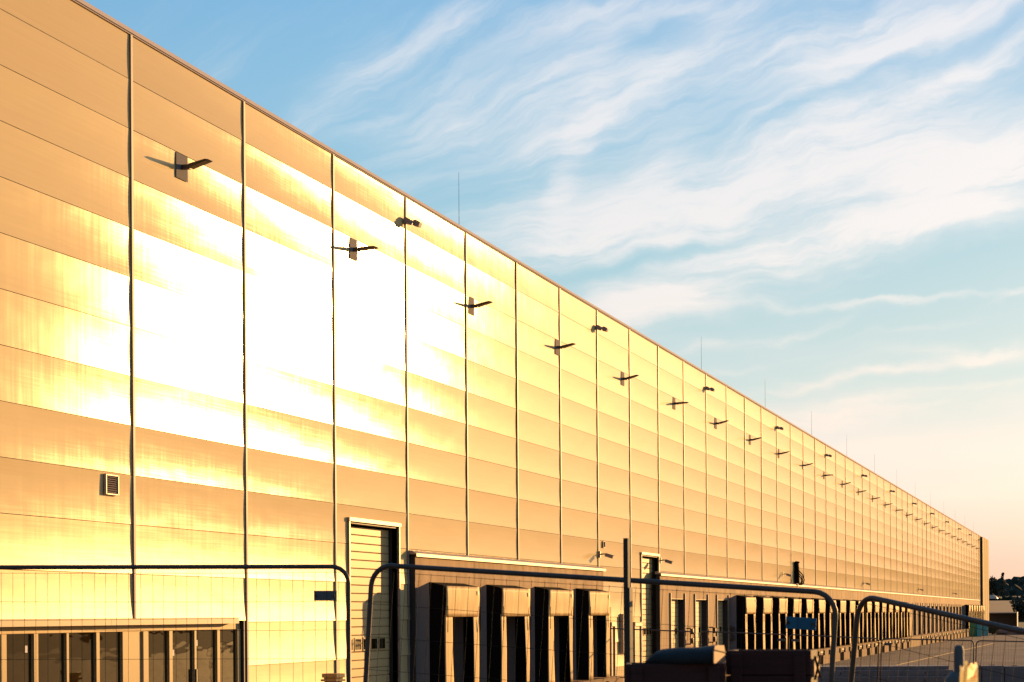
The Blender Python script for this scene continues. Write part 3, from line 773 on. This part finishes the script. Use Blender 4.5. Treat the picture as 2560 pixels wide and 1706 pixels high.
# ------------------------------------------------------------------ site fence
def fence_panel(A, B, H, tube_r, label, group, signs=(), wires=True, corner=.15, lean=None):
    A, B = Vector(A), Vector(B)
    ex = (B - A).normalized(); L = (B - A).length
    n = ex.cross(UP).normalized(); ez = n.cross(ex).normalized()
    if ez.z < 0: ez = -ez
    if lean: ez = (Matrix.Rotation(lean, 3, ex) @ ez)
    n = ex.cross(ez)
    Mx = Matrix((ex, n, ez)).transposed().to_4x4(); Mx.translation = A - ez * H
    r = empty('fence_panel'); r.matrix_world = Mx; tag(r, label, 'fence panel', group)
    c = corner; pts = []
    def arc(cx, cz, a0): return [(cx + c * math.cos(a0 - t * math.pi / 2 / 6), 0, cz + c * math.sin(a0 - t * math.pi / 2 / 6)) for t in range(7)]
    pts = [(0, 0, 0), (0, 0, H * .5)] + arc(c, H - c, math.pi) + [(L / 2, 0, H)] + arc(L - c, H - c, math.pi / 2) + [(L, 0, H * .5), (L, 0, 0)]
    m = MB(); m.tube(pts, tube_r, 12); m.tube([(0.02, 0, .12), (L - .02, 0, .12)], tube_r * .7, 8); m.build('frame', M['galv'], r)
    if wires:
        m = MB(); rr = random.Random(len(label)); k = 0; x = .09
        while x < L - .03:
            b0 = rr.uniform(-.012, .012)
            m.tube([(x, .0, .13), (x + b0, .004 * (k % 3), H * .55), (x + b0 * .5, 0, H - .045)], .0021, 3, cap=False); x += .105; k += 1
        for z in [H - .05 - .26 * i for i in range(8)]:
            if z < .1: break
            m.tube([(.02, .003, z), (L * .3, .006, z + rr.uniform(-.008, .008)), (L * .7, .0, z + rr.uniform(-.008, .008)), (L - .02, .003, z)], .0021, 3, cap=False)
        m.build('mesh', M['wire'], r)
    for (x0, x1, z0, z1, mt) in signs:
        m = MB(); m.box(x0, x1, -.030, -.024, z0, z1); so = m.build('sign_plate', M[mt], r, .002)
        if mt == 'sign_blue':
            m = MB(); w = x1 - x0; hh = z1 - z0
            for (u0, u1, v) in ((.15, .36, .60), (.40, .72, .57), (.2, .55, .38), (.6, .8, .36)):
                m.box(x0 + w * u0, x0 + w * u1, .0, .0012, z0 + hh * v, z0 + hh * (v + .05), Matrix.Translation((0, -.0315, 0)))
            m.build('sign_print', M['signfaint'], so)
        m = MB()
        for x in (x0 + .02, x1 - .02): m.box(x - .006, x + .006, -.0305, .006, (z0 + z1) / 2 - .01, (z0 + z1) / 2 + .01)
        m.build('clip', M['rust'], so)
    return r
d1 = 19.6
A = at(-110, 1419, d1); B = at(871, 1417, d1)
L1 = (B - A).length; s1 = L1 / 981
fence_panel(A, B, 2.05, .0205, 'galvanised mesh fence panel at the left with a grey sign near its right end', 'near site fence panels', [(L1 - 87 * s1, L1 - 30 * s1, 2.05 - 85 * s1, 2.05 - 60 * s1, 'sign_grey')])
A = at(931, 1412, 17.2); B = at(2092, 1483, 15.9)
L2 = (B - A).length; s2 = L2 / 1163
fence_panel(A, B, 2.05, .0205, 'tilted galvanised mesh fence panel in the middle carrying a blue sign', 'near site fence panels', [(L2 - 116 * s2, L2 - 45 * s2, 2.05 - 89 * s2, 2.05 - 61 * s2, 'sign_blue')], corner=.17)
A = at(2148, 1488, 16.0); B = at(2148 + 900, 1488 + 200, 13.1)
fence_panel(A, B, 2.05, .0205, 'leaning galvanised mesh fence panel running out of the frame at the right', 'near site fence panels', corner=.17)
far = [((1512, 1571), (1737, 1580), ()), ((1752, 1579), (1965, 1587), ((.905, .99, 0),)), ((1973, 1587), (2198, 1597), ((.03, .11, 0),)), ((2204, 1597), (2435, 1602), ((.03, .11, 0),)), ((2441, 1602), (2670, 1607), ())]
names = ['far thin mesh fence panel crossing behind the steel post', 'far thin mesh fence panel with a small sign at its right end', 'far thin fence panel with small sign, directly behind the blue sign',
         'far thin mesh fence panel with a small dark sign in front of the dock plinths', 'far thin mesh fence panel at the right frame edge']
for (a, b, sg), l in zip(far, names):
    A, B = at(*a, 84), at(*b, 84); L = (B - A).length
    fence_panel(A, B, 2.0, .024, l, 'far site fence panels', [(L * s[0], L * s[1], 2.0 - .26, 2.0 - .16, 'sign_grey') for s in sg], corner=.16)

# steel post at the fence
a = at(1566.5, 1346, 15.4); bt = at(1569, 1706, 15.4)
r = empty('steel_post', (a.x, a.y, bz(a.x, a.y) + .0), -TH); tag(r, 'dark upright steel post rising above the middle fence panel', 'post')
hp_ = a.z - bz(a.x, a.y)
m = MB(); m.prism([(-.018, -.018, 0), (.018, -.018, 0), (.018, .018, 0), (.012, .018, 0), (.012, -.012, 0), (-.018, -.012, 0)], (0, 0, hp_)); m.build('angle_bar', M['rust'], r)
m = MB(); m.box(.019, .030, -.016, .03, 0, hp_ - .35); m.build('flat_bar', M['galv'], r)

# ------------------------------------------------------------------ timber boxes in the foreground
def crate(x0, x1, yt, d, depth, rz, label, boards=4):
    a, b = at(x0, yt, d), at(x1, yt, d); L = (b - a).length
    zg = bz(a.x, a.y); h = a.z - zg
    r = empty('timber_box', (a.x, a.y, zg), TH + rz); tag(r, label, 'timber box')
    bh = .115; z = h; m = MB(); k = 0
    while z > 0:
        z0 = max(z - bh + .004, 0)
        m.box(0, L, 0, .022, z0, z); m.box(0, L, depth - .022, depth, z0, z)
        m.box(.0005, .0225, .0225, depth - .0225, z0, z - .001); m.box(L - .0225, L - .0005, .0225, depth - .0225, z0, z - .001)
        z -= bh; k += 1
    m.build('board', M['wood'], r, .003)
    m = MB()
    for x in (.025, L - .075): m.box(x, x + .05, -.018, -.001, .02, h - .012)
    m.box(.0, L, .023, depth - .023, h - .055, h - .03)
    m.build('batten', M['wood'], r, .003)
    return r, L, h
c1, L1_, h1 = crate(1563, 1812, 1661, 9.6, .34, R_(-4), 'dark red brown timber box under the grey tarpaulin bundle')
c2, L2_, h2 = crate(1814, 2026, 1627, 9.9, .34, R_(-13), 'taller dark timber box right of the tarpaulin bundle')
m = MB(); Mx = Matrix.Translation((L2_ + .001, .03, h2 - .09))
m.box(0, .012, 0, .28, -.03, .05, Mx); o = m.build('end_board', M['card'], c2)  # paler than the box: sunlight on its end put into the colour
m = MB(); m.tube([(L2_ + .016, .02, h2 - .13), (L2_ + .016, .30, h2 - .03)], .006, 5); m.tube([(L2_ + .016, .02, h2 - .03), (L2_ + .016, .30, h2 - .13)], .006, 5); m.build('strap', M['black'], c2)
m = MB(); m.box(-.014, -.002, -.02, .015, h2 - .24, h2 - .055); m.build('corner_iron', M['galv'], c2, .003)
# bundle
a = at(1604, 1661, 9.6); b = at(1782, 1661, 9.6); L = (b - a).length
r = empty('tarpaulin_bundle', (a.x, a.y, bz(at(1563, 1661, 9.6).x, at(1563, 1661, 9.6).y) + h1 + .001), TH + R_(-16)); tag(r, 'grey tarpaulin bundle with brown cardboard end lying on the lower timber box', 'bundle')
m = MB(); rings = []; n = 16
for i in range(22):
    t = i / 21; hh = .080 * min(1, (t / .16) ** .55 if t > 0 else .02) * (.72 + .28 * t); hh = max(hh, .006)
    dd = .13 * (.75 + .25 * min(1, t * 4))
    ring = []
    for k in range(n + 1):
        u = math.pi * k / n
        cx = math.cos(u); sx = math.sin(u) ** .6
        ring.append(m.b.verts.new((t * L, .15 - cx * dd, hh * sx * (1 + .03 * math.sin(9 * t + 3 * u)))))
    rings.append(ring)
for A_, B_ in zip(rings, rings[1:]):
    for k in range(n): f = m.b.faces.new([A_[k], A_[k + 1], B_[k + 1], B_[k]]); f.smooth = True
for k in (0, len(rings) - 1): m.b.faces.new(rings[k])
for A_, B_ in zip(rings, rings[1:]): m.b.faces.new([A_[0], A_[n], B_[n], B_[0]])
m.build('tarpaulin', M['tarp'], r)
m = MB(); m.prism([(L + .001, .012, .0), (L + .001, .288, .0), (L + .001, .286, .05), (L + .001, .26, .078), (L + .001, .04, .079), (L + .001, .014, .05)], (.006, 0, 0)); o = m.build('cardboard_end', M['card'], r, .002)
m = MB(); m.prism([(L + .0075, .02, .056), (L + .0075, .285, .040), (L + .011, .285, .043), (L + .011, .02, .060)], (0, 0, .004)); m.build('fold', M['wood'], o)

# grey stake and the back-lit plastic at the right
a = at(2397, 1613, 8.4); zg = bz(a.x, a.y)
r = empty('grey_stake', (a.x, a.y, zg), TH); tag(r, 'grey round topped plastic stake in the right foreground', 'stake')
H_ = a.z - zg
m = MB(); m.tube([(0, 0, 0), (0, 0, H_ - .02), (.0, 0, H_ - .006), (0, 0, H_)], [.0205, .0190, .016, .008], 14); m.build('stem', M['greypl'], r)
m = MB(); m.tube([(-.012, .0, H_ - .36), (-.012, 0, H_ - .13), (-.008, 0, H_ - .105)], [.052, .042, .022], 14); m.build('collar', M['greypl'], r)
a = at(2420, 1668, 7.6); zg = bz(a.x, a.y)
r = empty('plastic_canister', (a.x, a.y, zg), TH); tag(r, 'torn amber plastic canister glowing in the sun beside the grey stake', 'canister')
H_ = a.z - zg
m = MB(); m.tube([(0, 0, 0), (0, 0, H_ - .09)], .010, 8); m.build('stick', M['rust'], r)
m = MB(); n = 28; lv = 9; rg = []
def rimz(k):
    u = k / n * 2 * math.pi
    return .026 * max(0, math.cos(u - .5)) ** 1.5 + .016 * max(0, math.cos(u - math.pi + .7)) ** 2 - .03 * max(0, math.cos(u + 1.75)) ** 4 + .006 * math.sin(7 * u)
for j in range(lv):
    t = j / (lv - 1); ring = []
    for k in range(n):
        u = k / n * 2 * math.pi
        rad = .030 + .003 * math.sin(4 * u + 3 * t) - .004 * t
        zz = H_ - .13 + t * (.118 + rimz(k))
        ring.append(m.b.verts.new((math.cos(u) * rad * 1.05 + .004 * t, math.sin(u) * rad, zz)))
    rg.append(ring)
for A_, B_ in zip(rg, rg[1:]):
    for k in range(n): f = m.b.faces.new([A_[k], A_[(k + 1) % n], B_[(k + 1) % n], B_[k]]); f.smooth = True
m.b.faces.new(rg[0][::-1])
m.build('canister_wall', M['bag'], r)
m = MB(); m.tube([(-.012, -.012, H_ - .06), (-.010, -.012, H_ - .0), (-.008, -.012, H_ + .022)], [.004, .006, .005], 8); m.build('torn_strip', M['bag'], r)

# ------------------------------------------------------------------ sky and sun
SUN_AZ, SUN_EL = R_(21.6), R_(7.6)       # azimuth from +Y towards +X
sd = Vector((math.sin(SUN_AZ) * math.cos(SUN_EL), math.cos(SUN_AZ) * math.cos(SUN_EL), math.sin(SUN_EL)))
w = bpy.data.worlds.new('World'); S.world = w; w.use_nodes = True
nt = w.node_tree; N = nt.nodes; Lk = nt.links
bg = N['Background']; bg.inputs['Strength'].default_value = .1
def math_(op, *a):
    n = N.new('ShaderNodeMath'); n.operation = op
    for i, v in enumerate(a):
        if v is None: continue
        if isinstance(v, (int, float)): n.inputs[i].default_value = v
        else: Lk.new(v, n.inputs[i])
    return n.outputs[0]
def vmath(op, *a, scale=None):
    n = N.new('ShaderNodeVectorMath'); n.operation = op
    for i, v in enumerate(a):
        if isinstance(v, (tuple, list, Vector)): n.inputs[i].default_value = tuple(v)
        else: Lk.new(v, n.inputs[i])
    if scale is not None:
        if isinstance(scale, (int, float)): n.inputs['Scale'].default_value = scale
        else: Lk.new(scale, n.inputs['Scale'])
    return n.outputs['Value'] if op in ('DOT_PRODUCT', 'LENGTH') else n.outputs[0]
def mix(f, a, b):
    n = N.new('ShaderNodeMix'); n.data_type = 'RGBA'
    for s, v in (('Factor', f), ('A', a), ('B', b)):
        k = {'Factor': 0, 'A': 6, 'B': 7}[s]
        if isinstance(v, (int, float)): n.inputs[k].default_value = v
        elif isinstance(v, tuple): n.inputs[k].default_value = (*v, 1)
        else: Lk.new(v, n.inputs[k])
    return n.outputs[2]
tc = N.new('ShaderNodeTexCoord'); D = tc.outputs['Generated']
sx = N.new('ShaderNodeSeparateXYZ'); Lk.new(D, sx.inputs[0])
az = math_('ADD', math_('ARCTAN2', sx.outputs[0], sx.outputs[1]), TH)
el = math_('ARCSINE', sx.outputs[2])
cb_ = N.new('ShaderNodeCombineXYZ'); Lk.new(az, cb_.inputs[0]); Lk.new(el, cb_.inputs[1])
P = cb_.outputs[0]
def noise(v, scale, st=(1, 1, 1), detail=5, rough=.55, col=False, rot=0, dist=0):
    mp = N.new('ShaderNodeMapping'); mp.inputs['Scale'].default_value = st; mp.inputs['Rotation'].default_value = (0, 0, rot); Lk.new(v, mp.inputs[0])
    n = N.new('ShaderNodeTexNoise'); n.inputs['Scale'].default_value = scale; n.inputs['Detail'].default_value = detail; n.inputs['Roughness'].default_value = rough; n.inputs['Distortion'].default_value = dist
    Lk.new(mp.outputs[0], n.inputs['Vector']); return n.outputs['Color'] if col else n.outputs['Fac']
warp = vmath('SCALE', vmath('SUBTRACT', noise(P, 14, col=True, detail=3), (.5, .5, .5)), scale=.028)
warp2 = vmath('SCALE', vmath('SUBTRACT', noise(P, 60, (1, 1.6, 1), col=True, detail=4), (.5, .5, .5)), scale=.007)
Q = vmath('ADD', vmath('ADD', P, warp), warp2)
k_ = 2560 / 2353
def uv(x, y):
    u, v = x * k_ - PPX, PPY - y * k_
    c, s = math.cos(RO), math.sin(RO)
    return math.atan((u * c + v * s) / FPX), math.atan((-u * s + v * c) / FPX)
BL = [(1800, 330, 700, 230, 14, .50), (1950, 600, 560, 110, 10, .30), (1100, 200, 500, 120, 12, .22), (1750, 470, 640, 60, 11, .75), (1325, 330, 160, 34, 70, .5), (1250, 300, 120, 40, 60, .2), (1510, 175, 240, 26, 30, .5), (1640, 330, 190, 62, 42, -.42), (2280, 95, 150, 24, 18, -.5), (1560, 575, 330, 15, 13, -.55), (2200, 655, 220, 30, 11, -.5), (1480, 80, 120, 30, 30, -.25), (1900, 210, 220, 12, 24, -.3), (1790, 260, 200, 14, 30, .5), (1900, 75, 260, 36, 12, .55), (1950, 300, 340, 95, 14, .62),
      (2190, 205, 210, 24, 24, .7), (2010, 110, 180, 16, 18, .5), (1720, 612, 400, 48, 16, .85), (2150, 545, 250, 36, 12, .55), (2080, 705, 300, 10, -2, .75), (1850, 757, 130, 12, 12, .6),
      (1630, 790, 80, 13, 12, .4), (2240, 826, 160, 20, -3, .6), (2000, 868, 350, 11, 7, .55), (2050, 950, 380, 30, 4, .5), (2150, 1025, 300, 26, 3, .45), (1010, 70, 220, 50, 25, .5), (830, 150, 120, 36, 30, .3),
      (960, 280, 230, 34, 4, .3), (1600, 15, 480, 34, 6, .5), (1430, 705, 130, 45, 14, .55), (1250, 560, 160, 40, 14, .5), (2300, 420, 180, 60, 12, .6), (1500, 420, 140, 50, 20, .3), (2330, 715, 90, 8, 16, .6), (1900, 1040, 260, 14, 2, .45), (2200, 905, 220, 10, 5, .5), (2120, 770, 150, 7, 5, .35), (1650, 860, 120, 10, 10, .35), (2250, 1130, 220, 20, 1, .4), (1180, 180, 300, 60, 12, .28), (2300, 40, 260, 40, 14, .5)]
dens = None
for (x, y, hl_, hw, an, wt) in BL:
    u, v = uv(x, y)
    mp = N.new('ShaderNodeMapping'); mp.vector_type = 'TEXTURE'
    mp.inputs['Location'].default_value = (u, v, 0); mp.inputs['Rotation'].default_value = (0, 0, R_(an)); mp.inputs['Scale'].default_value = (hl_ * k_ / FPX, hw * k_ / FPX, 1)
    Lk.new(Q, mp.inputs[0])
    r2 = vmath('DOT_PRODUCT', mp.outputs[0], mp.outputs[0])
    g = math_('MULTIPLY', math_('EXPONENT', math_('MULTIPLY', r2, -.8)), wt)
    dens = g if dens is None else math_('ADD', dens, g)
sq = N.new('ShaderNodeSeparateXYZ'); Lk.new(Q, sq.inputs[0])
du = math_('ADD', sq.outputs[0], .36); dv = math_('SUBTRACT', sq.outputs[1], .095)
rad = math_('SQRT', math_('ADD', math_('MULTIPLY', du, du), math_('MULTIPLY', dv, dv)))
cp_ = N.new('ShaderNodeCombineXYZ'); Lk.new(math_('MULTIPLY', rad, 5.5), cp_.inputs[0]); Lk.new(math_('MULTIPLY', math_('ARCTAN2', dv, du), 13.0), cp_.inputs[1])
fan = cp_.outputs[0]
wisp = noise(fan, 1.5, (1, 1, 1), 7, .62, dist=.35); wisp2 = noise(fan, .75, (.8, 1, 1), 5, .55, dist=.5); fine = noise(fan, 5.0, (.6, 1, 1), 5, .6)
dens = math_('MAXIMUM', dens, -.12)
veil = math_('MULTIPLY', math_('MAXIMUM', math_('SUBTRACT', wisp2, .42), 0), 1.25)
w1 = N.new('ShaderNodeMapRange'); w1.interpolation_type = 'SMOOTHSTEP'; w1.inputs[1].default_value = .30; w1.inputs[2].default_value = .68; w1.inputs[3].default_value = .52; w1.inputs[4].default_value = 1.2; Lk.new(wisp, w1.inputs[0])
tex = math_('ADD', w1.outputs[0], math_('MULTIPLY', math_('SUBTRACT', fine, .5), 1.0))
cl_ = math_('MULTIPLY', math_('ADD', math_('MULTIPLY', dens, .80), veil), tex)
cm = N.new('ShaderNodeMapRange'); cm.interpolation_type = 'SMOOTHSTEP'; cm.inputs[1].default_value = .04; cm.inputs[2].default_value = 1.15; cm.inputs[3].default_value = 0; cm.inputs[4].default_value = .97
Lk.new(cl_, cm.inputs[0]); cloud = cm.outputs[0]
def ramp(v, scale, stops):
    r = N.new('ShaderNodeValToRGB'); Lk.new(math_('MULTIPLY_ADD', v, 1 / scale, .05), r.inputs[0])
    e = r.color_ramp.elements
    while len(e) < len(stops): e.new(.5)
    for q, (p, c) in zip(e, stops): q.position = min(p / scale + .05, 1); q.color = (*c, 1)
    return r.outputs[0]
clear = ramp(el, .6, [(-.02, (.50, .36, .31)), (.004, (.62, .44, .38)), (.022, (.72, .50, .46)), (.034, (.86, .60, .54)), (.052, (.92, .71, .66)), (.072, (.80, .75, .72)), (.100, (.52, .67, .70)), (.165, (.31, .57, .69)), (.225, (.25, .52, .73)), (.285, (.18, .45, .73)), (.56, (.10, .25, .50))])
ccol = ramp(el, .6, [(.0, (.72, .48, .40)), (.05, (1.0, .77, .69)), (.10, (.90, .80, .75)), (.16, (.84, .82, .83)), (.24, (.77, .80, .85)), (.3, (.68, .74, .84)), (.56, (.5, .52, .58))])
skyc = mix(cloud, clear, ccol)
# glow round the sun
ca = vmath('DOT_PRODUCT', D, sd)
ang = math_('ARCCOSINE', math_('MINIMUM', ca, .99999))
glow = math_('MULTIPLY', math_('EXPONENT', math_('MULTIPLY', ang, -1 / R_(8))), 1.6)
skyc = vmath('ADD', skyc, vmath('SCALE', (1.0, .55, .24), scale=glow))
skyc = vmath('ADD', skyc, vmath('SCALE', (1.0, .52, .16), scale=math_('MULTIPLY', math_('EXPONENT', math_('MULTIPLY', ang, -1 / R_(17))), .15)))
# the side away from the sun is dusky
back = N.new('ShaderNodeMapRange'); back.inputs[1].default_value = -.6; back.inputs[2].default_value = .75; back.inputs[3].default_value = .35; back.inputs[4].default_value = 1.0; Lk.new(ca, back.inputs[0])
skyc = vmath('SCALE', skyc, scale=back.outputs[0])
ns = N.new('ShaderNodeTexSky'); ns.sky_type = 'NISHITA'; ns.sun_disc = False; ns.sun_elevation = SUN_EL; ns.sun_rotation = SUN_AZ
fin = vmath('ADD', vmath('SCALE', skyc, scale=7.4), vmath('SCALE', ns.outputs[0], scale=.12))
Lk.new(fin, bg.inputs['Color'])

sl = bpy.data.lights.new('sun', 'SUN'); sl.energy = 5.0; sl.angle = R_(.5); sl.color = (1.0, .54, .17)
so = bpy.data.objects.new('sun', sl); COL.objects.link(so)
so.rotation_euler = (-sd).to_track_quat('-Z', 'Y').to_euler(); so.location = (60, 60, 60)

# ------------------------------------------------------------------ camera
cd = bpy.data.cameras.new('camera'); co = bpy.data.objects.new('camera', cd); COL.objects.link(co)
cd.sensor_width = 36; cd.lens = FPX / 2560 * 36; cd.shift_y = (PPY - 853) / 2560
cd.clip_start = .1; cd.clip_end = 9000
c, s = math.cos(RO), math.sin(RO)
xr = RT * c - UP * s; yu = RT * s + UP * c   # image axes rolled so that uprights lean slightly
Mx = Matrix((xr, yu, -FW)).transposed().to_4x4(); Mx.translation = EYE
co.matrix_world = Mx
cd.dof.use_dof = True; cd.dof.focus_distance = 85; cd.dof.aperture_fstop = 9
S.camera = co
S.view_settings.view_transform = 'Standard'; S.view_settings.look = 'None'; S.view_settings.exposure = .35; S.view_settings.gamma = 1
S.cycles.max_bounces = 6
